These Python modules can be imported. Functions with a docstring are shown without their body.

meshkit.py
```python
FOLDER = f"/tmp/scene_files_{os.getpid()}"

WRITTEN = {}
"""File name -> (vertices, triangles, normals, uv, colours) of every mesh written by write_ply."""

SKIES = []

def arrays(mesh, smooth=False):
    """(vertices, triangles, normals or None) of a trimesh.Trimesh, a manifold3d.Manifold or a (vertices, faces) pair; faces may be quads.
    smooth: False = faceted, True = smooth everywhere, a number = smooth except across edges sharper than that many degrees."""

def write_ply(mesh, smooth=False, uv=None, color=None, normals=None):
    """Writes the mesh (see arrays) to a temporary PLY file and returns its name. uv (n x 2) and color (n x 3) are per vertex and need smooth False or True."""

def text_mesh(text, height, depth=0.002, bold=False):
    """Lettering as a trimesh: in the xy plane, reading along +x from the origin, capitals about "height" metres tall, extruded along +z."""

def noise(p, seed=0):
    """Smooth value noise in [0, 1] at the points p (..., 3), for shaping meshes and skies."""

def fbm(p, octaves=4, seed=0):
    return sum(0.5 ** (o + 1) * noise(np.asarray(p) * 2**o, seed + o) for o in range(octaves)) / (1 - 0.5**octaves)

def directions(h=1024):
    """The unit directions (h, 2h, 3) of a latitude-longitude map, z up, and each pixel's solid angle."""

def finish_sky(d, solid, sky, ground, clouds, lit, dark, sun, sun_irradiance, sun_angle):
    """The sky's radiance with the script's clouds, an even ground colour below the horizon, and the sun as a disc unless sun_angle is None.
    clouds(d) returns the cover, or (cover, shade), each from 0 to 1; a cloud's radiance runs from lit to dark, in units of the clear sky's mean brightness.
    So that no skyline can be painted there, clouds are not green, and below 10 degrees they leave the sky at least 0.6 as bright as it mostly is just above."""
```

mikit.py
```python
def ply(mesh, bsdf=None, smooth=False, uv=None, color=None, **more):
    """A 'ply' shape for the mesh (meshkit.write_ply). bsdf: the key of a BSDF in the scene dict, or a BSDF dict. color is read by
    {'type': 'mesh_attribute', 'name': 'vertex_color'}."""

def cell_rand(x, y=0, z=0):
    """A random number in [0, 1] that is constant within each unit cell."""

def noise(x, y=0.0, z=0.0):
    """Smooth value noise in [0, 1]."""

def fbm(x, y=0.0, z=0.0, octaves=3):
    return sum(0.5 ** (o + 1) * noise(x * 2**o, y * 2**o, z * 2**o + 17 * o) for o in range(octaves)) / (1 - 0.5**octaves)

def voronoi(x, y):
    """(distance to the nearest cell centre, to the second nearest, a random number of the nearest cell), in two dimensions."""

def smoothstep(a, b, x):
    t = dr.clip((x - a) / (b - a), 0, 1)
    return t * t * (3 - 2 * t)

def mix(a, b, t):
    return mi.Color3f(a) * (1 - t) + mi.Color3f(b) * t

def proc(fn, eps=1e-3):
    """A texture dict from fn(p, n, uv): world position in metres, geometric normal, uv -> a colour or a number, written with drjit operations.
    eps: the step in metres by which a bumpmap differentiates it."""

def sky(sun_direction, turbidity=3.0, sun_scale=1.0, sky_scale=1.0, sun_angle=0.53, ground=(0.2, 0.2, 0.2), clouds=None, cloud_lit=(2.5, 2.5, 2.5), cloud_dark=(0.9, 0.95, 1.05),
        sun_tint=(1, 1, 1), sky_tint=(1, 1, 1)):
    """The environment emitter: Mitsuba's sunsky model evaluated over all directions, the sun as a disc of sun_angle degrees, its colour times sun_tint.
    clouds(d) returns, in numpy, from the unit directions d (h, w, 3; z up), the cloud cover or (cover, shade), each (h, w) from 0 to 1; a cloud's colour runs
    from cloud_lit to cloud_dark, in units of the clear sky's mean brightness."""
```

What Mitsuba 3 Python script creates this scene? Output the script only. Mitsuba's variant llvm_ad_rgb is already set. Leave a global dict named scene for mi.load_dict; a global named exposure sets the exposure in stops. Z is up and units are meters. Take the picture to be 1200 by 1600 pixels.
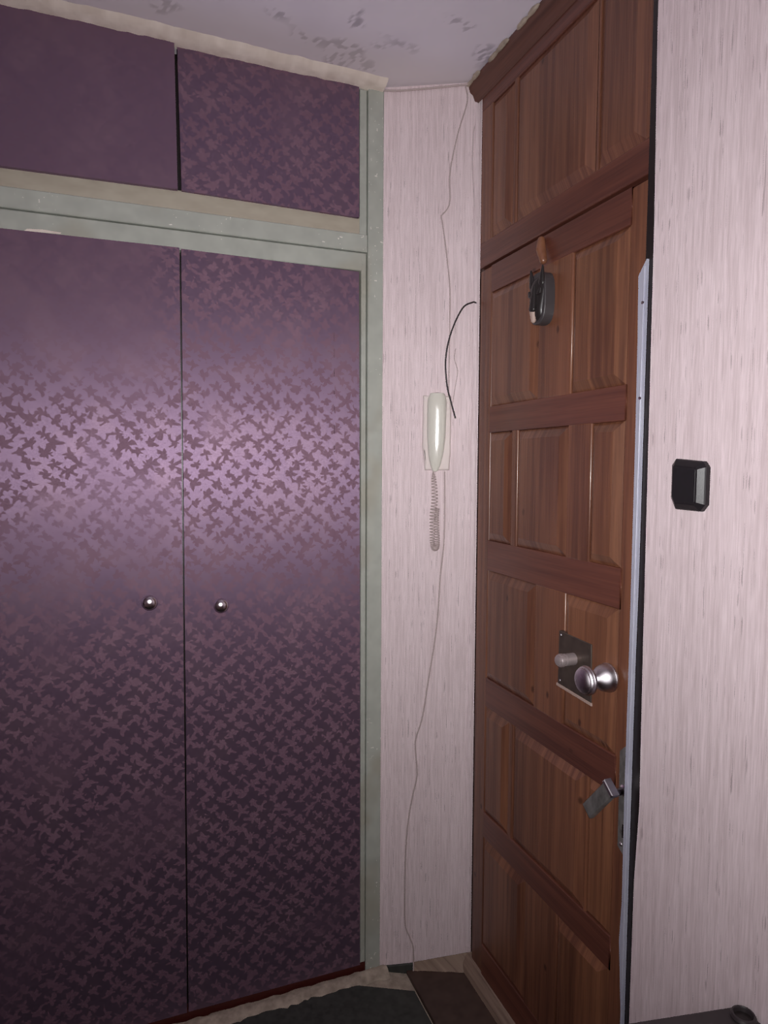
import math, random
import numpy as np, trimesh, manifold3d as m3
import drjit as dr, mitsuba as mi
import mikit, meshkit
from mikit import noise, fbm, smoothstep, mix, cell_rand
T = mi.ScalarTransform4f
scene, labels = {}, {}

# ---------------------------------------------------------------- camera, light, exposure
CAM = np.array([0.0, 0.0, 1.6])
PITCH, ROLL, AZ = np.radians([-4.01, -0.23, 69.2])
F = np.array([np.cos(AZ), np.sin(AZ)])
fwd = np.array([*(F * np.cos(PITCH)), np.sin(PITCH)])
down0 = np.array([*(F * np.sin(PITCH)), -np.cos(PITCH)])
right0 = np.array([np.sin(AZ), -np.cos(AZ), 0])
rgt = np.cos(ROLL) * right0 + np.sin(ROLL) * down0
dwn = -np.sin(ROLL) * right0 + np.cos(ROLL) * down0
scene['camera'] = dict(type='perspective', fov=2 * math.degrees(math.atan(600 / 1026.0)), fov_axis='x', near_clip=0.02, far_clip=50.0,
                       to_world=T().look_at(origin=CAM.tolist(), target=(CAM + fwd).tolist(), up=(-dwn).tolist()))
FL = CAM + 0.006 * rgt - 0.012 * dwn - 0.012 * fwd            # the phone's flash, beside the lens
FA = fwd - 0.14 * dwn
scene['flash'] = dict(type='spot', to_world=T().look_at(origin=FL.tolist(), target=(FL + FA).tolist(), up=(-dwn).tolist()),
                      intensity={'type': 'rgb', 'value': [8.15, 8.0, 8.0]}, cutoff_angle=66.0, beam_width=6.0)
scene['room_lamp'] = dict(type='point', position=[-0.45, -0.5, 1.9], intensity={'type': 'rgb', 'value': [0.34, 0.32, 0.34]})
exposure = 0.1

# ---------------------------------------------------------------- helpers
def C(r, g, b):
    return [((v / 255 + 0.055) / 1.055) ** 2.4 if v > 10.3 else v / 255 / 12.92 for v in (r, g, b)]
def col(*c): return mi.Color3f(*C(*c))
def rgb(*c): return {'type': 'rgb', 'value': C(*c)}
def clamp(x): return dr.clip(x, 0, 1)

def inset(P, d):
    P = np.asarray(P, float); n = len(P)
    E = np.roll(P, -1, 0) - P; E /= np.linalg.norm(E, axis=1, keepdims=True)
    N = np.stack([-E[:, 1], E[:, 0]], 1)
    out = []
    for i in range(n):
        a, b = N[i - 1], N[i]
        out.append(P[i] + d * (a + b) / (1 + a @ b))
    return np.array(out)
def rnd(t, r, k=3):
    return [(0, 0), (0, t - r)] + [(r * (1 - math.cos(a)), t - r + r * math.sin(a)) for a in np.linspace(0, math.pi / 2, k + 1)[1:]]
def board(P, layers):
    """A convex CCW polygon raised through layers (inset, height): u, v, h coordinates."""
    P = np.asarray(P, float); n = len(P); V, Fc = [], []
    for d, h in layers:
        Q = inset(P, d) if d else P
        V += [(*q, h) for q in Q]
    for k in range(len(layers) - 1):
        for i in range(n):
            a, b = k * n + i, k * n + (i + 1) % n
            Fc += [(a, b, b + n), (a, b + n, a + n)]
    top = (len(layers) - 1) * n
    for i in range(1, n - 1):
        Fc += [(top, top + i, top + i + 1), (0, i + 1, i)]
    return np.array(V), np.array(Fc)
def frame(o, u, v=(0, 0, 1)):
    u, v = np.asarray(u, float), np.asarray(v, float)
    return np.asarray(o, float), np.stack([u, v, np.cross(u, v)])
def put(m, fr):
    v, f = (m.vertices, m.faces) if hasattr(m, 'vertices') else m
    return trimesh.Trimesh(np.asarray(v) @ fr[1] + fr[0], np.asarray(f), process=False)
def cat(*ms): return trimesh.util.concatenate([m if isinstance(m, trimesh.Trimesh) else trimesh.Trimesh(*m, process=False) for m in ms])
def rect(u0, u1, v0, v1): return [(u0, v0), (u1, v0), (u1, v1), (u0, v1)]
def tube(pts, r, sides=8, sub=6, caps=True):
    """A smooth tube through the points (Catmull-Rom)."""
    p = np.asarray(pts, float)
    if sub > 1:
        q = np.vstack([2 * p[0] - p[1], p, 2 * p[-1] - p[-2]]); out = []
        for i in range(1, len(q) - 2):
            for t in np.linspace(0, 1, sub, endpoint=False):
                a, b, c, d = q[i - 1:i + 3]
                out.append(0.5 * (2 * b + (c - a) * t + (2 * a - 5 * b + 4 * c - d) * t * t + (3 * b - a - 3 * c + d) * t ** 3))
        p = np.array(out + [q[-2]])
    t = np.gradient(p, axis=0); t /= np.linalg.norm(t, axis=1, keepdims=True) + 1e-12
    a = np.cross(t[0], [0.3, 0.5, 0.8]); a /= np.linalg.norm(a); V = []
    rr = np.broadcast_to(r, (len(p),))
    for i in range(len(p)):
        a = a - t[i] * (a @ t[i]); a /= np.linalg.norm(a); b = np.cross(t[i], a)
        for k in range(sides):
            w = 2 * math.pi * k / sides
            V.append(p[i] + rr[i] * (math.cos(w) * a + math.sin(w) * b))
    Fc = []
    for i in range(len(p) - 1):
        for k in range(sides):
            x, y = i * sides + k, i * sides + (k + 1) % sides
            Fc += [(x, y, y + sides), (x, y + sides, x + sides)]
    n = len(V); V += [p[0], p[-1]]; e = (len(p) - 1) * sides
    for k in range(sides):
        Fc += [(n, (k + 1) % sides, k), (n + 1, e + k, e + (k + 1) % sides)]
    m = trimesh.Trimesh(np.array(V), np.array(Fc), process=False)
    if m.volume < 0: m.invert()
    return m
def lathe(prof, o, axis, sections=40):
    """profile (radius, height) revolved about axis from o."""
    m = trimesh.creation.revolve(np.asarray(prof, float), sections=sections)
    z = np.asarray(axis, float); z /= np.linalg.norm(z)
    x = np.cross([0.2, 0.3, 0.9], z); x /= np.linalg.norm(x); y = np.cross(z, x)
    return trimesh.Trimesh(m.vertices @ np.stack([x, y, z]) + np.asarray(o, float), m.faces, process=False)
def hull(balls, seg=20):
    m = []
    for c, r in balls:
        s = m3.Manifold.sphere(1.0, seg)
        r = (r, r, r) if np.isscalar(r) else r
        m.append(s.scale(r).translate(c))
    h = m3.Manifold.batch_hull(m).to_mesh()
    return trimesh.Trimesh(h.vert_properties[:, :3], h.tri_verts, process=False)
def add(key, mesh, bsdf, smooth=False, **k):
    base, n = key, 0
    while key in scene:
        n += 1; key = f'{base}_{n:03d}'
    scene[key] = mikit.ply(mesh, bsdf, smooth, **k)
    return key
def tag(key, label, category=None, group=None, kind=None):
    d = {'label': label}
    if category: d['category'] = category
    if group: d['group'] = group
    if kind: d['kind'] = kind
    labels[key] = d
def struct(key, label, category=None):
    tag(key, label, category or key.split('_')[0], kind='structure')

# frames of the four upright planes
YA, XC, XD = 1.866, 0.951, 0.915
FA_ = frame((0, YA, 0), (1, 0, 0))                      # wardrobe front: (x, z), outward -y
B0, B1 = np.array([0.708, 1.866]), np.array([0.958, 1.738])
UB = (B1 - B0) / np.linalg.norm(B1 - B0); LB = float(np.linalg.norm(B1 - B0))
FB_ = frame((*B0, 0), (*UB, 0))                         # corner strip: (s, z)
def onB(s, z, h=0.0): return np.array([s, z, h]) @ FB_[1] + FB_[0]
def FCx(x): return frame((x, 0, 0), (0, -1, 0))         # door plane: (-y, z), outward -x
def yrect(y0, y1, z0, z1): return rect(-max(y0, y1), -min(y0, y1), z0, z1)

# ---------------------------------------------------------------- materials
def streaks(p):
    h = p.x - p.y
    a = noise(h * 520, p.z * 26, 3.1)
    b = noise(h * 190, p.z * 9, 7.7)
    c = noise(h * 900, p.z * 60, 1.3)
    return a, b, c
def wallpaper(p, n, uv):
    a, b, c = streaks(p)
    t = clamp(0.5 + 0.9 * (b - 0.5) + 0.7 * (a - 0.5) + 0.4 * (c - 0.5))
    base = mix(C(201, 184, 186), C(226, 210, 213), t)
    dark = smoothstep(0.70, 0.90, a) * smoothstep(0.45, 0.85, noise((p.x - p.y) * 150, p.z * 14, 21.0))
    dark = dark + 0.5 * smoothstep(0.74, 0.92, b) * c
    return mix(base, C(138, 120, 122), clamp(0.6 * dark))
def wallpaper_h(p, n, uv):
    a, b, c = streaks(p)
    return 0.6 * a + 0.3 * c
scene['m_wallpaper'] = {
    'type': 'bumpmap', 'tex': mikit.proc(wallpaper_h, 6e-4), 'scale': 0.00010,
    'bsdf': {'type': 'principled', 'base_color': mikit.proc(wallpaper), 'roughness': 0.62, 'specular': 0.3}}

def ceiling_c(p, n, uv):
    t = fbm(p.x * 9, p.y * 9, 0.3, 3)
    base = mix(C(208, 200, 216), C(222, 215, 226), t)
    s = smoothstep(0.60, 0.74, fbm(p.x * 11 + 3.1, p.y * 15, 4.2, 2)) * smoothstep(0.35, 0.65, noise(p.x * 120 + p.y * 40, p.y * 60, 2.0))
    base = mix(base, C(150, 142, 156), clamp(0.7 * s))
    edge = smoothstep(1.62, 1.80, p.y + 0.02 * noise(p.x * 20, p.y * 20)) * 0.5
    return mix(base, C(200, 190, 185), edge)
scene['m_ceiling'] = {'type': 'principled', 'base_color': mikit.proc(ceiling_c), 'roughness': 0.85, 'specular': 0.2}

def star(x, y, q):
    """A signed field of interlocking leaf shapes: one star-shaped blob per cell, alternately light and dark."""
    i0, j0 = dr.floor(x), dr.floor(y)
    f = mi.Float(0)
    for a in (-1, 0, 1):
        for b in (-1, 0, 1):
            i, j = i0 + a, j0 + b
            r1, r2, r3 = cell_rand(i, j, 1 + q), cell_rand(i, j, 2 + q), cell_rand(i, j, 3 + q)
            dx, dy = x - (i + 0.5 + 0.5 * (r1 - 0.5)), y - (j + 0.5 + 0.5 * (r2 - 0.5))
            rho2 = dx * dx + dy * dy
            th = dr.atan2(dy, dx)
            lobe = 1 + 0.40 * dr.cos(5 * th + 6.2832 * r3) + 0.16 * dr.cos(9 * th + 12.0 * r1)
            par = (i + j) - 2 * dr.floor((i + j) / 2)
            sgn = 1 - 2 * par
            f += sgn * dr.exp(-rho2 / dr.square(0.46 * lobe + 0.02))
    return f
def leafmask(p):
    x, z = p.x, p.z
    wx = 0.006 * (noise(x * 90, z * 90, 5.0) - 0.5)
    wz = 0.006 * (noise(x * 90, z * 90, 9.0) - 0.5)
    f = star((x + wx) / 0.0285, (z + wz) / 0.0265, 0)
    m = smoothstep(-0.19, -0.01, f)
    plain = smoothstep(0.128, 0.120, x) * smoothstep(2.28, 2.30, z)          # the film of one small door has lost its pattern
    rub = smoothstep(0.126, 0.02, x) * smoothstep(1.66, 1.92, z + 0.25 * x) * smoothstep(2.28, 2.24, z)      # rubbed upper half of the left door
    plain = dr.maximum(0.85 * plain, dr.maximum(0.8 * rub, 0.5 * smoothstep(0.66, 0.8, fbm(x * 5, z * 5, 3.0, 2))))
    return m * (1 - plain) + 0.6 * plain
def film_weight(p, n, uv): return leafmask(p)
def dusty(p):
    return clamp(0.8 * smoothstep(0.45, 0.75, fbm(p.x * 14, p.z * 14, 1.0, 3)))
def film_leaf(p, n, uv):
    return mix(C(129, 107, 130), C(135, 112, 132), dusty(p))
def film_line(p, n, uv):
    seam = smoothstep(0.0012, 0.0004, dr.abs(p.x - 0.551)) * smoothstep(1.58, 1.64, p.z) * smoothstep(2.03, 1.98, p.z)
    c = mix(C(123, 94, 112), C(131, 102, 119), dusty(p))
    return mix(c, C(50, 34, 44), 0.7 * seam)
scene['m_film'] = {'type': 'blendbsdf', 'weight': mikit.proc(film_weight),
    'a': {'type': 'principled', 'base_color': mikit.proc(film_line), 'roughness': 0.66, 'metallic': 0.45, 'specular': 0.45, 'anisotropic': 0.2},
    'b': {'type': 'principled', 'base_color': mikit.proc(film_leaf), 'roughness': 0.525, 'metallic': 0.77, 'specular': 0.5, 'anisotropic': 0.7}}
scene['m_film_edge'] = {'type': 'principled', 'base_color': rgb(62, 42, 52), 'roughness': 0.45}

def frame_c(p, n, uv):
    t = fbm(p.x * 30, p.z * 30 + p.y * 20, 2.0, 3)
    base = mix(C(156, 160, 152), C(172, 176, 167), t)
    grime = smoothstep(0.55, 0.8, fbm(p.x * 8, p.z * 6, 6.0, 3))
    base = mix(base, C(150, 146, 130), 0.55 * grime)
    chip = smoothstep(0.915, 0.94, noise(p.x * 170, p.z * 150, p.y * 90)) * smoothstep(0.5, 0.7, noise(p.x * 9, p.z * 9, 8.0))
    return mix(base, C(214, 212, 205), chip)
scene['m_frame'] = {'type': 'principled', 'base_color': mikit.proc(frame_c), 'roughness': 0.42, 'specular': 0.4}
def ledge_c(p, n, uv):
    t = fbm(p.x * 24, p.z * 60, 2.0, 3)
    return mix(C(158, 150, 134), C(172, 166, 150), t)
scene['m_ledge'] = {'type': 'principled', 'base_color': mikit.proc(ledge_c), 'roughness': 0.5}
def plaster_c(p, n, uv):
    t = fbm(p.x * 35, p.y * 35 + p.z * 50, 2.0, 4)
    return mix(C(200, 186, 174), C(236, 226, 216), t)
scene['m_plaster'] = {'type': 'principled', 'base_color': mikit.proc(plaster_c), 'roughness': 0.9, 'specular': 0.15}
def mortar_c(p, n, uv):
    t = fbm(p.x * 60, p.y * 60, p.z * 60, 4)
    return mix(C(120, 108, 98), C(196, 182, 166), t)
scene['m_mortar'] = {'type': 'principled', 'base_color': mikit.proc(mortar_c), 'roughness': 0.95, 'specular': 0.1}

def wood(g, s, tone, seed, dark=1.0):
    """grain coordinate g (across), s (along), in metres"""
    w = 0.006 * fbm(g * 12, s * 3.0, seed, 2)
    ring = fbm((g + w) * 95, s * 2.2, seed, 3)
    fine = noise((g + w) * 520, s * 16, seed + 4)
    broad = noise(g * 13, s * 1.6, seed + 9)
    t = clamp(0.5 + 1.1 * (ring - 0.5) + 0.35 * (fine - 0.5) + 0.7 * (broad - 0.5))
    lo, hi = tone
    c = mix(lo, hi, t)
    kx, kz = g * 9 + 3.3 * seed, s * 4.5
    i, j = dr.floor(kx), dr.floor(kz)
    d = dr.sqrt(dr.square((kx - i - 0.25 - 0.5 * cell_rand(i, j, 5)) / 9) + dr.square((kz - j - 0.25 - 0.5 * cell_rand(i, j, 6)) / 4.5 * 0.6))
    knot = smoothstep(0.0075, 0.002, d) * (1 - smoothstep(0.28, 0.34, cell_rand(i, j, 7)))
    return mix(c, [v * 0.45 for v in lo], 0.8 * knot)
def woodmat(key, horizontal, lo, hi, seed, rough=0.36, coat=0.6):
    def fn(p, n, uv):
        return wood(p.z, p.y, (C(*lo), C(*hi)), seed) if horizontal else wood(p.y, p.z, (C(*lo), C(*hi)), seed)
    scene[key] = {'type': 'principled', 'base_color': mikit.proc(fn), 'roughness': rough, 'specular': 0.5, 'clearcoat': coat, 'clearcoat_gloss': 0.86}
woodmat('m_stile', False, (85, 51, 38), (123, 79, 57), 1.0)
woodmat('m_panel', False, (88, 53, 40), (126, 83, 61), 2.0)
woodmat('m_panel2', False, (88, 53, 38), (128, 84, 59), 5.0)
woodmat('m_rail', True, (78, 43, 35), (106, 62, 48), 3.0)
woodmat('m_cornice', True, (72, 44, 36), (98, 62, 50), 4.0, 0.5, 0.2)
def sill_c(p, n, uv):
    t = fbm(p.y * 8, p.z * 90 + p.x * 90, 1.0, 4)
    return mix(C(112, 92, 80), C(160, 138, 122), t)
scene['m_sill'] = {'type': 'principled', 'base_color': mikit.proc(sill_c), 'roughness': 0.7}
scene['m_plinth'] = {'type': 'principled', 'base_color': rgb(70, 24, 20), 'roughness': 0.5}
scene['m_gap'] = {'type': 'principled', 'base_color': rgb(30, 24, 24), 'roughness': 0.35, 'specular': 0.5}
scene['m_jamb'] = {'type': 'principled', 'base_color': rgb(70, 50, 44), 'roughness': 0.5}
def strip_c(p, n, uv):
    return mix(C(160, 161, 178), C(184, 185, 198), fbm(p.z * 14, p.y * 200, 1.0, 3))
scene['m_strip'] = {'type': 'principled', 'base_color': mikit.proc(strip_c), 'roughness': 0.5, 'specular': 0.4, 'metallic': 0.1}
scene['m_blackplastic'] = {'type': 'principled', 'base_color': rgb(30, 27, 30), 'roughness': 0.36, 'specular': 0.3}
scene['m_blackface'] = {'type': 'principled', 'base_color': rgb(24, 22, 25), 'roughness': 0.5}
scene['m_rubber'] = {'type': 'principled', 'base_color': rgb(48, 42, 44), 'roughness': 0.45}
scene['m_cable'] = {'type': 'principled', 'base_color': rgb(176, 160, 158), 'roughness': 0.55}
scene['m_cable_pale'] = {'type': 'principled', 'base_color': rgb(190, 176, 176), 'roughness': 0.55}
scene['m_handset'] = {'type': 'principled', 'base_color': rgb(204, 202, 192), 'roughness': 0.16, 'specular': 0.5}
scene['m_base'] = {'type': 'principled', 'base_color': rgb(206, 194, 190), 'roughness': 0.55}
scene['m_chrome'] = {'type': 'roughconductor', 'material': 'Cr', 'alpha': 0.10}
scene['m_dull'] = {'type': 'principled', 'base_color': rgb(176, 164, 164), 'roughness': 0.42, 'metallic': 0.55, 'specular': 0.5}
scene['m_satin'] = {'type': 'roughconductor', 'material': 'Cr', 'alpha': 0.26}
def lockplate_c(p, n, uv): return mix(C(70, 60, 56), C(96, 84, 76), fbm(p.y * 60, p.z * 60, 2.0, 3))
scene['m_lockplate'] = {'type': 'principled', 'base_color': mikit.proc(lockplate_c), 'roughness': 0.38, 'metallic': 0.5}
def greyplate_c(p, n, uv): return mix(C(96, 94, 92), C(150, 148, 146), fbm(p.y * 90, p.z * 60, 3.0, 3))
scene['m_greyplate'] = {'type': 'principled', 'base_color': mikit.proc(greyplate_c), 'roughness': 0.4, 'metallic': 0.5}
scene['m_carved'] = {'type': 'principled', 'base_color': rgb(36, 32, 32), 'roughness': 0.38, 'specular': 0.5}
scene['m_carved_side'] = {'type': 'principled', 'base_color': rgb(60, 56, 58), 'roughness': 0.45, 'specular': 0.5}
scene['m_pale'] = {'type': 'principled', 'base_color': rgb(168, 146, 136), 'roughness': 0.5}
def tile_c(p, n, uv):
    return mix(C(40, 42, 39), C(62, 64, 60), fbm(p.x * 70, p.y * 70, 1.0, 4))
scene['m_tile'] = {'type': 'principled', 'base_color': mikit.proc(tile_c), 'roughness': 0.7}
def tileb_c(p, n, uv):
    return mix(C(54, 38, 32), C(76, 58, 50), fbm(p.x * 40, p.y * 40, 1.0, 4))
scene['m_tile_brown'] = {'type': 'principled', 'base_color': mikit.proc(tileb_c), 'roughness': 0.6}
scene['m_tabletop'] = {'type': 'principled', 'base_color': rgb(46, 40, 42), 'roughness': 0.45}
scene['m_plainwall'] = {'type': 'principled', 'base_color': rgb(200, 186, 186), 'roughness': 0.8}

# ---------------------------------------------------------------- the room
def slab(P, z0, z1): return trimesh.creation.extrude_polygon(__import__('shapely').Polygon(P), z1 - z0).apply_translation([0, 0, z0])
add('floor', slab(rect(-1.4, 1.3, -1.4, 2.4), -0.06, -0.012), 'm_mortar'); struct('floor', 'grey mortar floor bed under dark tiles')
add('ceiling', slab(rect(-1.4, 1.3, -1.4, 2.6), 2.70, 2.80), 'm_ceiling'); struct('ceiling', 'lavender grey ceiling with dark brushed smudges')
add('wall_corner', put(board([(-0.010, -0.05), (LB, -0.05), (LB, 2.70), (-0.004, 2.70)], [(0, -0.05), (0, 0)]), FB_), 'm_wallpaper')
struct('wall_corner', 'narrow pink streaked wallpaper wall between wardrobe and door', 'wall')
add('wall_corner__wallpaper_strip', put(board(rect(LB - 0.021, LB - 0.003, 0.09, 2.66), [(0, -0.002), (0.001, 0.0022), (0.0045, 0.0036)]), FB_), 'm_wallpaper')
dp = [(0.4, 2.70), (-1.004, 2.70)]
edgeD = [(1.006, 2.70), (1.005, 2.407), (0.998, 2.058), (0.995, 1.648), (0.992, 1.266), (0.988, 0.934), (0.996, 0.774), (0.997, 0.504), (0.998, -0.05)]
PD = np.array([(-y, z) for y, z in edgeD] + [(1.4, -0.05), (1.4, 2.70)])
mD = trimesh.creation.extrude_polygon(__import__('shapely').Polygon(PD), 0.12).apply_translation([0, 0, -0.12])
add('wall_right', put(mD, FCx(XD)), 'm_wallpaper'); struct('wall_right', 'pink streaked wallpaper wall right of the door', 'wall')
add('wall_left', put(board([(-2.4, -0.05), (1.4, -0.05), (1.4, 2.7), (-2.4, 2.7)], [(0, -0.1), (0, 0)]), frame((-1.3, 0, 0), (0, 1, 0))), 'm_plainwall')
struct('wall_left', 'pale pink wall of the hallway opposite the door', 'wall')
add('wall_back', put(board(rect(-1.4, 1.4, -0.05, 2.7), [(0, -0.1), (0, 0)]), frame((0, -1.3, 0), (-1, 0, 0))), 'm_plainwall')
struct('wall_back', 'pale pink wall of the hallway behind the viewer', 'wall')
add('wall_door', put(board(yrect(2.3, 0.9, -0.05, 2.7), [(0, -0.1), (0, 0)]), FCx(1.06)), 'm_gap')
struct('wall_door', 'dark masonry around the entrance door', 'wall')
# ceiling cornice above the wardrobe: rough plaster strip
rng = np.random.default_rng(3)
def rough_strip(x0, x1, y0f, y1, z0f, z1, n=90, k=6):
    V, Fc = [], []
    xs = np.linspace(x0, x1, n)
    for i, x in enumerate(xs):
        ye = y0f(x); zb = z0f(x)
        for j in range(k):
            t = j / (k - 1)
            y = ye + (y1 - ye) * t
            z = z1 + (zb - z1) * math.sin(min(1, t * 1.5) * math.pi / 2) + 0.004 * (meshkit.noise(np.array([x * 60, t * 5, 1.0])) - 0.5)
            V.append((x, y, z if j else z1 + 0.001))
    for i in range(n - 1):
        for j in range(k - 1):
            a = i * k + j
            Fc += [(a, a + k, a + k + 1), (a, a + k + 1, a + 1)]
    nb = len(V)
    V += [(x, y1, z1 + 0.001) for x in xs]
    for i in range(n - 1):
        a, b = i * k + k - 1, nb + i
        Fc += [(a, a + k, b + 1), (a, b + 1, b), (i * k, nb + i, nb + i + 1), (i * k, nb + i + 1, (i + 1) * k)]
    return trimesh.Trimesh(np.array(V), np.array(Fc)[:, ::-1], process=False)
N1 = lambda x, s, q: float(meshkit.fbm(np.array([x * s, q, 0.5]), 4))
add('trim_1', rough_strip(-1.29, 0.70, lambda x: YA - 0.062 + 0.022 * (N1(x, 14, 2) - 0.5) + 0.012 * (x / 0.7), YA + 0.01, lambda x: 2.688 - 0.004 * N1(x, 40, 5), 2.70), 'm_plaster', 30)
struct('trim_1', 'rough cream plaster cornice along the ceiling above the wardrobe', 'cornice')

# ---------------------------------------------------------------- wardrobe
tag('wardrobe', 'tall built-in wardrobe with glossy plum patterned doors and grey-green frame', 'wardrobe')
W = 'wardrobe'
add(W + '__carcass', put(board(rect(-1.29, 0.70, 0.03, 2.685), [(0, -0.45), (0, -0.032)]), FA_), 'm_gap')
def front_panel(P, thick, bow, tilt, key, nu=10, nv=28):
    """A filmed door: P = corners (bl, br, tr, tl) in (x, z); bow and tilt move its face outward."""
    P = np.asarray(P, float); V, UV, Fc = [], [], []
    for j in range(nv + 1):
        for i in range(nu + 1):
            s, t = i / nu, j / nv
            q = (P[0] * (1 - s) + P[1] * s) * (1 - t) + (P[3] * (1 - s) + P[2] * s) * t
            V.append((*q, tilt(s, t) + bow * math.sin(math.pi * t))); UV.append(q)
    w = nu + 1
    for j in range(nv):
        for i in range(nu):
            a = j * w + i
            Fc += [(a, a + 1, a + 1 + w), (a, a + 1 + w, a + w)]
    loop = [i for i in range(nu + 1)] + [j * w + nu for j in range(1, nv + 1)] + [nv * w + i for i in range(nu - 1, -1, -1)] + [j * w for j in range(nv - 1, 0, -1)]
    n0 = len(V); m = len(loop)
    for h in (0.0, thick):
        for l in loop: V.append((V[l][0], V[l][1], V[l][2] - h)); UV.append(UV[l])
    for i in range(m):
        a, b = n0 + i, n0 + (i + 1) % m
        Fc += [(a, a + m, b + m), (a, b + m, b)]
    mesh = put((np.array(V), np.array(Fc)), FA_)
    return add(key, mesh, 'm_film', True, uv=np.array(UV))
z0 = lambda s, t: 0.0
KD = front_panel([(-0.395, 0.03), (0.109, 0.03), (0.1245, 2.176), (-0.395, 2.172)], 0.02, 0.004, lambda s, t: 0.001, W + '__door')
KD2 = front_panel([(0.1135, 0.03), (0.634, 0.027), (0.6275, 2.167), (0.129, 2.174)], 0.02, 0.004, lambda s, t: 0.0, W + '__door')
KU = front_panel([(-0.395, 2.318), (0.1225, 2.325), (0.1195, 2.690), (-0.395, 2.690)], 0.02, 0.0, lambda s, t: 0.004 + 0.012 * t, W + '__cupboard_door', 8, 8)
KU2 = front_panel([(0.133, 2.325), (0.628, 2.321), (0.627, 2.690), (0.1275, 2.690)], 0.02, 0.0, lambda s, t: 0.0, W + '__cupboard_door', 8, 8)
KD3 = front_panel([(-0.89, 0.03), (-0.400, 0.03), (-0.400, 2.172), (-0.89, 2.170)], 0.02, 0.003, z0, W + '__door')
KU3 = front_panel([(-0.89, 2.316), (-0.400, 2.318), (-0.400, 2.690), (-0.89, 2.690)], 0.02, 0.0, z0, W + '__cupboard_door', 8, 8)
KD4 = front_panel([(-1.285, 0.03), (-0.895, 0.03), (-0.895, 2.170), (-1.285, 2.170)], 0.02, 0.003, z0, W + '__door')
KU4 = front_panel([(-1.285, 2.316), (-0.895, 2.316), (-0.895, 2.690), (-1.285, 2.690)], 0.02, 0.0, z0, W + '__cupboard_door', 8, 8)
labels[KD] = {'label': 'left tall plum door with a chrome knob'}
labels[KD2] = {'label': 'right tall plum door with a chrome knob'}
labels[KU] = {'label': 'plain looking left upper cupboard door'}
labels[KU2] = {'label': 'right upper cupboard door with dark leaf pattern'}
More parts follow.
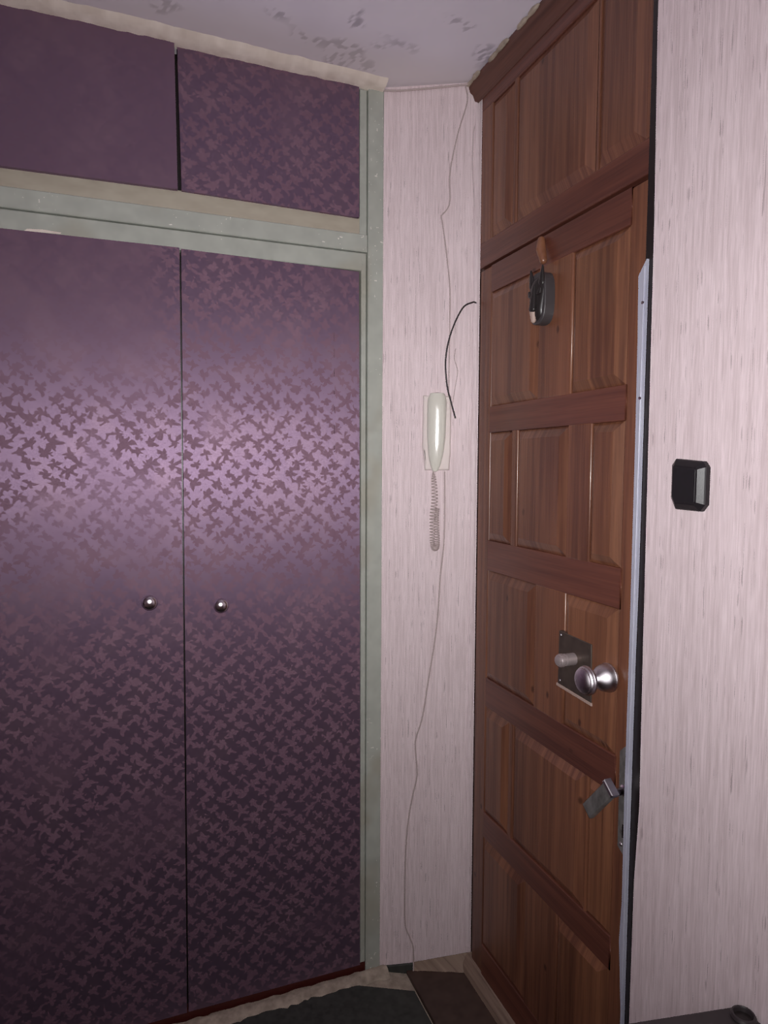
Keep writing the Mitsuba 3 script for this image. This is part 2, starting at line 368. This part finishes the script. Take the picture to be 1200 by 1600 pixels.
knob_prof = [(1.55 * a, 1.3 * b) for a, b in [(0.0, 0.0), (0.0085, 0.0), (0.0085, 0.002), (0.0055, 0.004), (0.0048, 0.010), (0.0075, 0.013), (0.0118, 0.017), (0.0132, 0.022), (0.0118, 0.027), (0.0075, 0.0305), (0.0, 0.0318)]]
for door, x, z in ((KD, 0.027, 1.234), (KD2, 0.213, 1.213)):
    add(door + '__knob', lathe(knob_prof, (x + 0.004, YA - 0.004, z), (0, -1, 0)), 'm_chrome', 40)
    labels[door + '__knob'] = {'label': 'round chrome knob'}
post = [(0.653, -0.01), (0.701, -0.01), (0.704, 2.69), (0.656, 2.69)]
add(W + '__post', put(board(post, [(0, -0.03), (0, -0.002), (0.002, 0.0)]), FA_), 'm_frame')
add(W + '__stile', put(board(rect(0.636, 0.6515, 0.03, 2.22), [(0, -0.03), (0, -0.006), (0.0015, -0.0045)]), FA_), 'm_frame')
add(W + '__stile', put(board(rect(0.632, 0.6535, 2.275, 2.685), [(0, -0.03), (0, -0.008), (0.0015, -0.0065)]), FA_), 'm_frame')
def rail(za, zb, h, mat, xe=0.652):
    return add(W + '__rail', put(board([(-1.29, za[0]), (xe, za[1]), (xe, zb[1]), (-1.29, zb[0])], [(0, -0.03), (0, h - 0.002), (0.002, h)]), FA_), mat)
rail((2.268, 2.272), (2.325, 2.33), -0.010, 'm_ledge')
rail((2.223, 2.226), (2.274, 2.276), -0.001, 'm_frame', 0.6545)
rail((2.174, 2.172), (2.2205, 2.2235), -0.005, 'm_frame')
chipP = [(-0.245, 2.1735), (-0.16, 2.1765), (-0.158, 2.1815), (-0.20, 2.184), (-0.236, 2.181)]
add(W + '__paint_chip', put(board(chipP, [(0, -0.006), (0.001, -0.0042)]), FA_), 'm_plaster'); labels[W + '__paint_chip'] = {'label': 'bare cream patch where paint chipped off'}
add(W + '__plinth', put(board([(-1.29, -0.012), (0.654, -0.012), (0.654, 0.03), (-1.29, 0.03)], [(0, -0.05), (0, -0.008)]), FA_), 'm_plinth')
labels[W + '__plinth'] = {'label': 'dark red plinth'}

# ---------------------------------------------------------------- entrance door
tag('door_1', 'brown varnished wooden entrance door of raised panels', 'door', kind='structure')
D = 'door_1'
TH = 0.014
XB = XC + TH                                            # the recess between frame pieces lies at XB
add(D + '__core', put(board(yrect(1.722, 0.985, 0.07, 2.163), [(0, -0.03), (0, 0.0)]), FCx(XB)), 'm_rail')
def piece(kind, y0, y1, za, zb, mat, r=0.005, t=TH):
    return add(f'{D}__{kind}', put(board(yrect(y0 - 0.0004, y1 + 0.0004, za + 0.0004, zb - 0.0004), rnd(t, r)), FCx(XB)), mat, 40)
def panel(y0, y1, za, zb, mat, w=0.022):
    w = min(w, 0.2 * abs(y0 - y1))
    return add(f'{D}__panel', put(board(yrect(y0, y1, za, zb), [(0, 0), (0, TH - 0.003), (0.0015, TH - 0.002), (w, TH + 0.0092), (w + 0.0012, TH + 0.0099), (w + 0.004, TH + 0.0103)]), FCx(XB)), mat, 20)
YL, YR = 1.722, 0.985
piece('stile', YL, 1.655, 0.07, 2.163, 'm_stile'); piece('stile', 1.105, YR, 0.07, 2.163, 'm_stile')
for za, zb in ((2.088, 2.163), (1.695, 1.770), (1.300, 1.388), (0.898, 0.984), (0.500, 0.578), (0.07, 0.165)):
    piece('rail', 1.655, 1.098, za, zb, 'm_rail', 0.003, TH + 0.0035)
def row(za, zb, panels, mats):
    """panels: (y0, y1) from far to near; the gaps between them are short upright pieces"""
    for i, (a, b) in enumerate(panels):
        panel(a, b, za, zb, mats[i])
        nxt = panels[i + 1][0] if i + 1 < len(panels) else None
        if nxt and b - nxt > 0.008: piece('mullion', b, nxt, za - 0.004, zb + 0.004, 'm_stile', 0.005, TH + 0.003)
P1, P2 = 'm_panel', 'm_panel2'
row(1.770, 2.088, [(1.655, 1.420), (1.285, 1.105)], [P1, P2])
row(1.388, 1.695, [(1.655, 1.535), (1.505, 1.290), (1.205, 1.105)], [P1, P1, P2])
row(0.984, 1.300, [(1.655, 1.410), (1.285, 1.105)], [P1, P2])
row(0.578, 0.898, [(1.655, 1.525), (1.500, 1.195), (1.184, 1.105)], [P1, P1, P2])
row(0.165, 0.500, [(1.655, 1.430), (1.290, 1.105)], [P1, P2])
# fixed panel over the door
add(D + '__transom_core', put(board(yrect(1.722, 0.985, 2.170, 2.69), [(0, -0.03), (0, 0.002)]), FCx(XB)), 'm_rail')
def tpiece(kind, *a): return piece(kind, *a, 0.005, TH + 0.004)
tpiece('transom_rail', 1.722, 0.985, 2.170, 2.240, 'm_rail'); tpiece('transom_rail', 1.722, 0.985, 2.603, 2.68, 'm_rail')
piece('transom_stile', 1.722, 1.660, 2.236, 2.607, 'm_stile', 0.004, TH + 0.003); piece('transom_stile', 1.065, 0.985, 2.236, 2.607, 'm_stile', 0.004, TH + 0.003)
row(2.240, 2.603, [(1.660, 1.552), (1.534, 1.218), (1.208, 1.065)], [P1, P1, P1])
# wooden cornice above
cs = [(0, 2.645), (0.004, 2.640), (0.010, 2.644), (0.014, 2.655), (0.017, 2.664), (0.024, 2.672), (0.027, 2.684), (0.027, 2.698), (0, 2.698)]
cm = trimesh.creation.extrude_polygon(__import__('shapely').Polygon([(-h, z) for h, z in cs]), 0.765)
cv = cm.vertices; cm = trimesh.Trimesh(np.stack([XC + cv[:, 0] - 0.001, 0.995 + cv[:, 2], cv[:, 1]], 1), cm.faces, process=False)
cm.fix_normals()
add('trim_2', cm, 'm_cornice', 35); struct('trim_2', 'dark brown wooden moulding above the entrance door', 'cornice')
def lump(key, c, r, mat, seed, sub=3):
    m = trimesh.creation.icosphere(sub); v = m.vertices
    v = v * (0.75 + 0.6 * meshkit.fbm(v * 2.2 + seed * 7.1, 3))[:, None] * np.asarray(r) + np.asarray(c)
    return trimesh.Trimesh(v, m.faces, process=False)
ls = [lump('', (XC - 0.028 - 0.004 * rng.random(), y, 2.694), (0.007, 0.016 + 0.014 * rng.random(), 0.006), 0, i) for i, y in enumerate(np.arange(1.05, 1.77, 0.047)) if i % 3 != 1]
add('trim_2__plaster_edge', cat(*ls), 'm_mortar', True); labels['trim_2__plaster_edge'] = {'label': 'crumbled plaster along the moulding', 'kind': 'stuff'}
# dark frame seen round the door, pale strip along its opening edge
add('trim_3', cat(put(board(yrect(1.742, 1.722, 0.02, 2.69), [(0, -0.03), (0, 0)]), FCx(XB - 0.004)), ), 'm_jamb'); struct('trim_3', 'dark brown jamb at the hinge side of the door', 'door frame')
add('trim_4', put(board(yrect(1.041, 0.96, -0.01, 2.69), [(0, -0.03), (0, 0.0), (0.002, 0.002)]), FCx(XC - 0.014)), 'm_gap'); struct('trim_4', 'black painted jamb between the door and the right wall', 'door frame')
zs = [1.997, 1.761, 1.50, 1.25, 0.928, 0.70, 0.62, 0.54, 0.466, 0.20, 0.03]
PS = [(-1.027, 1.999)] + [(-1.0535 + 0.004 * (i % 2 == 1) , z) for i, z in enumerate([1.972])]
left = [(1.053, 1.972), (1.050, 1.85), (1.048, 1.65), (1.047, 1.25), (1.048, 0.928), (1.046, 0.70), (1.051, 0.61), (1.047, 0.56), (1.040, 0.46), (1.042, 0.25), (1.040, 0.03)]
poly = [(-y + 0.003, z) for y, z in left] + [(-1.030, 0.03), (-1.0315, 0.844), (-1.031, 1.191), (-1.029, 1.385), (-1.0295, 1.761), (-1.0285, 1.999)]
sm = trimesh.creation.extrude_polygon(__import__('shapely').Polygon(poly), 0.006)
add(D + '__edge_strip', put(sm, FCx(0.934)), 'm_strip'); labels[D + '__edge_strip'] = {'label': 'whitish metal strip along the opening edge'}
add(D + '__edge_strip__fold', put(board([(-1.0345, 0.03), (-1.032, 0.03), (-1.0305, 1.985), (-1.033, 1.985)], [(0, 0), (0, 0.003), (0.0008, 0.004)]), FCx(0.929)), 'm_strip')
for y, z in ((1.0335, 1.917), (1.0335, 1.734)):
    add(D + '__edge_strip__screw', lathe([(0, 0), (0.0035, 0), (0.003, 0.0015), (0, 0.0022)], (0.926, y, z), (-1, 0, 0), 16), 'm_chrome', 40)
# peephole
add(D + '__peephole', lathe([(0, 0), (0.008, 0), (0.008, 0.003), (0.006, 0.004), (0.0045, 0.002), (0, 0.002)], (XC + 0.002, 1.385, 1.548), (-1, 0, 0), 24), 'm_blackplastic', 40)
labels[D + '__peephole'] = {'label': 'small black peephole'}
# upper lock: plate, pin, knob
LK = D + '__lock_plate'
add(LK, put(board([(-1.293, 1.083), (-1.170, 1.076), (-1.173, 1.207), (-1.292, 1.211)], [(0, 0.016), (0, 0.0255), (0.0012, 0.027)]), FCx(XB)), 'm_lockplate'); labels[LK] = {'label': 'dark square lock plate'}
add(LK + '__ledge', put(board([(-1.297, 1.076), (-1.168, 1.069), (-1.168, 1.076), (-1.297, 1.083)], [(0, 0.016), (0, 0.027), (0.001, 0.0285)]), FCx(XB)), 'm_pale')
for y, z in ((1.284, 1.202), (1.284, 1.092)):
    add(LK + '__screw', lathe([(0, 0), (0.003, 0), (0.0022, 0.0012), (0, 0.0016)], (XB - 0.027, y, z), (-1, 0, 0), 14), 'm_satin', 40)
add(LK + '__thumb_turn', lathe([(0, 0), (0.0142, 0), (0.0142, 0.026), (0.0125, 0.027), (0.0125, 0.031), (0.0155, 0.032), (0.0155, 0.038), (0.0135, 0.042), (0.0115, 0.0425), (0.0112, 0.045), (0.006, 0.0475), (0, 0.048)], (XB - 0.0265, 1.234, 1.158), (-1, 0, 0), 28), 'm_dull', 40)
KN = D + '__door_knob'
add(KN, lathe([(0, 0), (0.031, 0), (0.0315, 0.004), (0.030, 0.007), (0.0295, 0.012), (0.027, 0.020), (0.021, 0.028), (0.0125, 0.034), (0.0095, 0.038), (0.0095, 0.046), (0.016, 0.049), (0.027, 0.051), (0.0305, 0.054), (0.031, 0.058), (0.0295, 0.061), (0.0295, 0.0635), (0.028, 0.066), (0.0265, 0.067), (0.0262, 0.069), (0.022, 0.0725), (0.014, 0.0755), (0, 0.077)], (XB - 0.0215, 1.120, 1.149), (-1, 0, 0), 56), 'm_satin', 28)
labels[KN] = {'label': 'round stepped steel door knob'}
# lower lock: plate and drooping lever
GP = D + '__latch_plate'
add(GP, put(board([(-1.079, 0.797), (-1.035, 0.768), (-1.035, 1.022), (-1.066, 1.018), (-1.080, 1.004)], [(0, 0.010), (0, 0.0205), (0.0012, 0.022)]), FCx(XB)), 'm_greyplate'); labels[GP] = {'label': 'scuffed grey latch plate half under the edge strip'}
add(GP + '__keyhole', put(board(yrect(1.066, 1.054, 0.822, 0.852), [(0, 0.021), (0.001, 0.0228)]), FCx(XB)), 'm_gap')
add(GP + '__screw', lathe([(0, 0), (0.0045, 0), (0.003, 0.0018), (0, 0.0024)], (XB - 0.022, 1.068, 0.806), (-1, 0, 0), 16), 'm_satin', 40)
LV = D + '__lever'
neck = cat(lathe([(0, 0), (0.013, 0), (0.012, 0.006), (0.008, 0.009), (0.0075, 0.035), (0, 0.036)], (XB - 0.018, 1.063, 0.925), (-1, 0, 0), 24), tube([(0.915, 1.063, 0.925), (0.908, 1.058, 0.932), (0.904, 1.057, 0.940)], 0.0062, 12))
add(LV, neck, 'm_chrome', 40); labels[LV] = {'label': 'steel lever handle hanging down at an angle'}
dirv = np.array([0, 0.072, -0.087]); dirv /= np.linalg.norm(dirv)
lf = (np.array([0.902, 1.054, 0.943]), np.stack([dirv, np.cross([-1, 0, 0], dirv), np.array([-1.0, 0, 0])]))
gr = board(rect(0.0, 0.110, -0.0165, 0.0165), [(0.002, -0.007), (0, -0.005), (0, 0.004), (0.002, 0.007), (0.006, 0.008)])
add(LV + '__grip', put(gr, lf), 'm_greyplate', 40)
add(LV + '__ferrule', put(board(rect(-0.003, 0.007, -0.018, 0.018), [(0, -0.008), (0, 0.008), (0.002, 0.0095)]), lf), 'm_satin')
# wooden turn button above the ornament
add(D + '__turn_button', hull([((0.938, 1.399, 2.150), 0.009), ((0.931, 1.392, 2.125), 0.0105), ((0.931, 1.378, 2.095), 0.009)]), 'm_panel2', 40)
labels[D + '__turn_button'] = {'label': 'small wooden peg at the top of the leaf'}
# sill
sill = [(0.926, -0.01), (0.958, -0.01), (0.985, -0.01), (0.985, 0.072), (0.958, 0.075), (0.944, 0.070), (0.930, 0.045)]
mS = trimesh.creation.extrude_polygon(__import__('shapely').Polygon(sill), 0.765); v = mS.vertices
mS = trimesh.Trimesh(np.stack([v[:, 0], 0.985 + v[:, 2], v[:, 1]], 1), mS.faces, process=False); mS.fix_normals()
add('trim_5', mS, 'm_sill'); struct('trim_5', 'worn tan wooden sill under the entrance door', 'door sill')

# ---------------------------------------------------------------- floor pieces
def tile(x0, x1, y0, y1, mat, tilt=0.0, th=0.012):
    v, f = board(rect(x0, x1, y0, y1), [(0, -0.012), (0, th - 0.014), (0.002, th - 0.012)])
    v = v.copy(); v[:, 2] += tilt * (v[:, 0] - x0)
    add('floor__tile', (v, f), mat)
for i in range(3):
    for j in range(4):
        x1 = 0.768 - 0.606 * i; y1 = 1.84 - 0.332 * j
        if i == 0 and j == 0:
            v, f = board([(x1 - 0.600, 1.514), (x1, 1.514), (x1, 1.742), (0.60, 1.83), (x1 - 0.600, 1.835)], [(0, -0.012), (0, -0.002), (0.002, 0.0)]); add('floor__tile', (v, f), 'm_tile')
        else: tile(x1 - 0.600, x1, y1 - 0.326, y1, 'm_tile')
for j in range(3): tile(0.776, 0.93, 1.835 - 0.332 * (j + 1) - 0.0, 1.829 - 0.332 * j, 'm_tile_brown', 0.16)
# broken mortar strip in front of the plinth
def ragged(x0, x1, yf, yb, zt, n=190, k=7, seed=0):
    V, Fc = [], []
    for i, x in enumerate(np.linspace(x0, x1, n)):
        a, b = yf(x), yb(x)
        for j in range(k):
            t = j / (k - 1)
            z = -0.011 + zt(x) * (math.sin(math.pi * (0.08 + 0.6 * t)) if j else 0) * (0.6 + 0.8 * meshkit.fbm(np.array([x * 50, t * 4, seed + 0.3]), 3))
            V.append((x, a + (b - a) * t, z))
    for i in range(n - 1):
        for j in range(k - 1):
            q = i * k + j
            Fc += [(q, q + k, q + k + 1), (q, q + k + 1, q + 1)]
    return trimesh.Trimesh(np.array(V), np.array(Fc), process=False)
add('floor__mortar_strip', ragged(-1.29, 0.72, lambda x: 1.818 + 0.045 * (N1(x, 22, 1) - 0.5) - 0.01 * (x < 0.4), lambda x: YA, lambda x: 0.020), 'm_mortar', 30)
labels['floor__mortar_strip'] = {'label': 'broken cream mortar along the wardrobe plinth'}
# mortar fillet at the foot of the corner wall
def fillet(s0, s1, z0a, z1a, d0, d1, n=26, k=6):
    V, Fc = [], []
    for i, s in enumerate(np.linspace(s0, s1, n)):
        q = i / (n - 1); zt = z0a + (z1a - z0a) * q; d = d0 + (d1 - d0) * q
        for j in range(k):
            t = j / (k - 1)
            h = d * (1 - t) + 0.001; z = -0.012 + (zt + 0.012) * t ** 1.2
            jit = 0.006 * (meshkit.fbm(np.array([s * 45, t * 3, 2.2]), 3) - 0.5)
            V.append(onB(s, z + jit, h + (jit if j else 0)))
    for i in range(n - 1):
        for j in range(k - 1):
            a = i * k + j
            Fc += [(a, a + k, a + k + 1), (a, a + k + 1, a + 1)]
    return trimesh.Trimesh(np.array(V), np.array(Fc), process=False)
add('wall_corner__fillet', fillet(0.10, LB + 0.004, 0.026, 0.078, 0.012, 0.05), 'm_sill', 30); labels['wall_corner__fillet'] = {'label': 'tan mortar fillet at the wall foot'}
add('wall_corner__skirting', put(board([(0.0, -0.012), (0.10, -0.012), (0.10, 0.024), (0.0, 0.004)], [(0, 0), (0.0, 0.004), (0.002, 0.006)]), FB_), 'm_tile'); labels['wall_corner__skirting'] = {'label': 'dark grey bare patch at the wall foot'}

# ---------------------------------------------------------------- intercom
tag('intercom', 'white intercom handset on the narrow pink wall beside the door', 'intercom')
I = 'intercom'
add(I + '__base', put(board([(0.124, 1.588), (0.197, 1.588), (0.201, 1.64), (0.201, 1.806), (0.118, 1.809), (0.116, 1.655), (0.120, 1.64)], rnd(0.026, 0.006)), FB_), 'm_base', 40)
hs = []
for t in np.linspace(0, 1, 15):
    z = 1.585 + 0.228 * t
    hw = np.interp(t, [0, 0.06, 0.2, 0.45, 0.85, 0.96, 1], [0.007, 0.014, 0.022, 0.0275, 0.0285, 0.027, 0.021])
    hd = np.interp(t, [0, 0.1, 0.3, 0.55, 0.85, 0.96, 1], [0.007, 0.012, 0.016, 0.018, 0.021, 0.019, 0.013])
    sc = np.interp(t, [0, 0.3, 1], [0.156, 0.158, 0.160])
    hs.append((z, sc, hw, hd, 0.034))
V, Fc = [], []; ns = 28
for z, sc, hw, hd, hc in hs:
    for k in range(ns):
        w = 2 * math.pi * k / ns; c, s = math.cos(w), math.sin(w)
        e = 0.78
        V.append(onB(sc + hw * np.sign(c) * abs(c) ** e, z, hc + hd * np.sign(s) * abs(s) ** e))
for i in range(len(hs) - 1):
    for k in range(ns):
        a, b = i * ns + k, i * ns + (k + 1) % ns
        Fc += [(a, b, b + ns), (a, b + ns, a + ns)]
V += [onB(hs[0][1], hs[0][0] - 0.002, hs[0][4]), onB(hs[-1][1], hs[-1][0] + 0.003, hs[-1][4])]
e = (len(hs) - 1) * ns
for k in range(ns): Fc += [(len(V) - 2, (k + 1) % ns, k), (len(V) - 1, e + k, e + (k + 1) % ns)]
mh = trimesh.Trimesh(np.array(V), np.array(Fc), process=False); mh.fix_normals()
add(I + '__handset', mh, 'm_handset', 45); labels[I + '__handset'] = {'label': 'rounded greenish white handset'}
add(I + '__button', put(board(rect(0.188, 0.1965, 1.766, 1.790), rnd(0.004, 0.0015)), (FB_[0] + 0.026 * FB_[1][2], FB_[1])), 'm_base', 40)
# coiled cord
tt = np.linspace(0, 1, 900)
path = np.array([(0.150, 1.583), (0.153, 1.55), (0.155, 1.50), (0.150, 1.45), (0.149, 1.40), (0.150, 1.362), (0.158, 1.352), (0.164, 1.364), (0.163, 1.40), (0.161, 1.44), (0.163, 1.475)])
par = np.linspace(0, 1, len(path))
from scipy.interpolate import CubicSpline
cs_ = CubicSpline(par, path); pc = cs_(tt); tg = cs_(tt, 1); tg /= np.linalg.norm(tg, axis=1, keepdims=True)
nrm = np.stack([-tg[:, 1], tg[:, 0]], 1)
R = 0.0065 * np.clip(tt * 14, 0.05, 1) + 0.003 * np.exp(-((tt - 0.25) / 0.12) ** 2); ph = 2 * math.pi * 52 * tt
pts = np.array([onB(pc[i, 0] + R[i] * math.cos(ph[i]) * nrm[i, 0], pc[i, 1] + R[i] * math.cos(ph[i]) * nrm[i, 1], 0.014 + R[i] * math.sin(ph[i])) for i in range(len(tt))])
add(I + '__coiled_cord', tube(pts, 0.0016, 5, 1), 'm_cable', True); labels[I + '__coiled_cord'] = {'label': 'grey coiled cord bunched below the handset'}
# cables on the corner wall
def wire(key, pts, r, mat, label, h=None):
    P = [onB(p[0], p[1], (r if len(p) < 3 else p[2])) for p in pts]
    add(key, tube(P, r, 8, 8), mat, True); tag(key, label, 'cable')
wire('cable', [(0.232, 2.69), (0.237, 2.646), (0.211, 2.558), (0.190, 2.452), (0.191, 2.379), (0.185, 2.352), (0.168, 2.333), (0.166, 2.327), (0.171, 2.30), (0.183, 2.216), (0.193, 2.123), (0.194, 2.02), (0.1935, 1.919), (0.193, 1.83), (0.192, 1.809)], 0.0019, 'm_cable', 'thin grey cable kinked on its way from the ceiling to the intercom')
wire('cable_001', [(0.184, 1.584), (0.184, 1.385), (0.174, 1.267), (0.164, 1.109), (0.140, 0.94), (0.123, 0.826), (0.104, 0.760), (0.102, 0.724), (0.108, 0.642), (0.096, 0.58), (0.085, 0.516), (0.076, 0.432), (0.072, 0.30), (0.073, 0.158), (0.088, 0.11), (0.100, 0.075), (0.101, 0.02, 0.004), (0.101, -0.008, 0.012)], 0.0022, 'm_cable', 'long wavy grey cable running down the wall from the intercom to the floor')
wire('cable_002', [(0.276, 2.640), (0.268, 2.60), (0.257, 2.565), (0.255, 2.50), (0.256, 2.449), (0.260, 2.38), (0.265, 2.31), (0.267, 2.2)], 0.0014, 'm_cable_pale', 'faint pale wire beside the top of the door')
wire('cable_003', [(0.212, 1.947), (0.209, 1.919), (0.214, 1.90), (0.219, 1.878), (0.212, 1.834), (0.205, 1.787)], 0.0012, 'm_cable', 'short thin grey wire sticking up above the intercom behind the black lead')
wire('cable_004', [(0.270, 2.078, 0.004), (0.259, 2.076, 0.018), (0.230, 2.056, 0.03), (0.199, 1.988, 0.036), (0.184, 1.914, 0.036), (0.188, 1.84, 0.034), (0.200, 1.79, 0.036), (0.214, 1.740, 0.040)], 0.0023, 'm_rubber', 'black loose lead curving out of the door frame over the intercom')
wire('cable_005', [(-0.05, 2.694, 0.012), (0.02, 2.688, 0.004), (0.09, 2.688, 0.004), (0.16, 2.690, 0.004), (0.225, 2.692, 0.005), (0.262, 2.694, 0.006)], 0.0028, 'm_cable', 'brownish cable lying along the top of the narrow wall under the ceiling')

# ---------------------------------------------------------------- ornament hanging on the door
tag('carved_ornament', 'black carved animal head plaque with pointed ears hanging on the door under a wooden peg', 'ornament')
O = 'carved_ornament'
oc = np.array([0, 1.386, 2.006])
def oval(hw, ht, n=36):
    return [(-(oc[1]) + hw * math.cos(w) * (1 if math.cos(w) > 0 else 1), oc[2] + ht * math.sin(w)) for w in np.linspace(0, 2 * math.pi, n, endpoint=False)]
def superoval(hw, ht, e, n=40):
    out = []
    for w in np.linspace(0, 2 * math.pi, n, endpoint=False):
        c, s = math.cos(w), math.sin(w)
        out.append((-oc[1] + hw * np.sign(c) * abs(c) ** e, oc[2] + ht * np.sign(s) * abs(s) ** e))
    return out
add(O + '__backing', put(board(superoval(0.034, 0.062, 0.72), rnd(0.030, 0.004)), FCx(XC - 0.001)), 'm_carved_side', 40); labels[O + '__backing'] = {'label': 'thick dark grey rounded slab'}
def obox(balls): return hull(balls, 14)
XF = XC - 0.031
yo, zo = oc[1], oc[2]
def ob(*q): return obox([((XF + x, yo + y, zo + z), r) for (x, y, z), r in q])
head = cat(
    ob(((0.001, 0, 0.014), (0.010, 0.030, 0.036)), ((0.0, 0, -0.028), (0.010, 0.024, 0.026))),
    ob(((0.0, -0.019, 0.034), (0.007, 0.011, 0.012)), ((-0.001, -0.024, 0.071), 0.0022)),
    ob(((0.0, 0.019, 0.034), (0.007, 0.011, 0.012)), ((-0.001, 0.026, 0.071), 0.0022)),
    ob(((-0.006, 0, 0.012), (0.008, 0.007, 0.022)), ((-0.012, 0, -0.026), (0.007, 0.011, 0.010))),
    ob(((-0.007, -0.016, 0.008), (0.004, 0.010, 0.004)), ((-0.006, -0.024, 0.018), 0.003)),
    ob(((-0.007, 0.016, 0.008), (0.004, 0.010, 0.004)), ((-0.006, 0.024, 0.018), 0.003)))
add(O + '__head', head, 'm_carved', 35)
add(O + '__muzzle', ob(((-0.011, 0.002, -0.030), (0.006, 0.009, 0.012)), ((-0.007, 0.002, -0.052), (0.006, 0.007, 0.007))), 'm_pale', 40); labels[O + '__muzzle'] = {'label': 'pale worn muzzle'}

# ---------------------------------------------------------------- doorbell unit on the right wall
tag('door_chime', 'small black plastic doorbell box with slanted edges on the pink wall', 'doorbell')
bp = [(-0.924, 1.545), (-0.913, 1.525), (-0.858, 1.524), (-0.848, 1.536), (-0.848, 1.600), (-0.856, 1.610), (-0.915, 1.615), (-0.924, 1.604)]
add('door_chime__housing', put(board(bp, [(0, 0), (0, 0.009), (0.0015, 0.011), (0.0105, 0.0185), (0.012, 0.0192)]), FCx(XD)), 'm_blackplastic')
add('door_chime__face', put(board(inset(bp, 0.013), [(0, 0.0185), (0.001, 0.0200)]), FCx(XD)), 'm_blackface'); labels['door_chime__face'] = {'label': 'flat matt black face'}

# ---------------------------------------------------------------- table in the lower right corner
tag('side_table', 'dark table with a round ring at its corner beside the pink wall', 'table')
S_ = 'side_table'
tp = [(0.55, 0.10), (0.912, 0.10), (0.912, 0.739), (0.905, 0.7445), (0.60, 0.802), (0.55, 0.805)]
def zboard(P, layers, z):
    v, f = board(P, layers); v = v.copy(); v[:, 2] += z; return v, f
add(S_ + '__tabletop', zboard(tp, [(0.002, 0), (0, 0.002), (0, 0.021), (0.003, 0.024)], 0.697), 'm_tabletop')
add(S_ + '__grommet', lathe([(0.0125, -0.004), (0.0185, 0.0), (0.0195, 0.004), (0.0175, 0.008), (0.0150, 0.009), (0.0130, 0.006), (0.0125, -0.004)], (0.893, 0.722, 0.720), (0, 0, 1), 36), 'm_rubber', 40); labels[S_ + '__grommet'] = {'label': 'round raised ring'}
add(S_ + '__grommet__hole', lathe([(0, 0), (0.0128, 0), (0.0128, 0.0015), (0, 0.0015)], (0.893, 0.722, 0.720), (0, 0, 1), 28), 'm_gap')
for x, y in ((0.875, 0.70), (0.59, 0.755), (0.875, 0.14), (0.59, 0.14)):
    add(S_ + '__leg', zboard(rect(x - 0.018, x + 0.018, y - 0.018, y + 0.018), [(0.004, 0), (0, 0.2), (0, 0.697)], 0.0), 'm_tabletop')
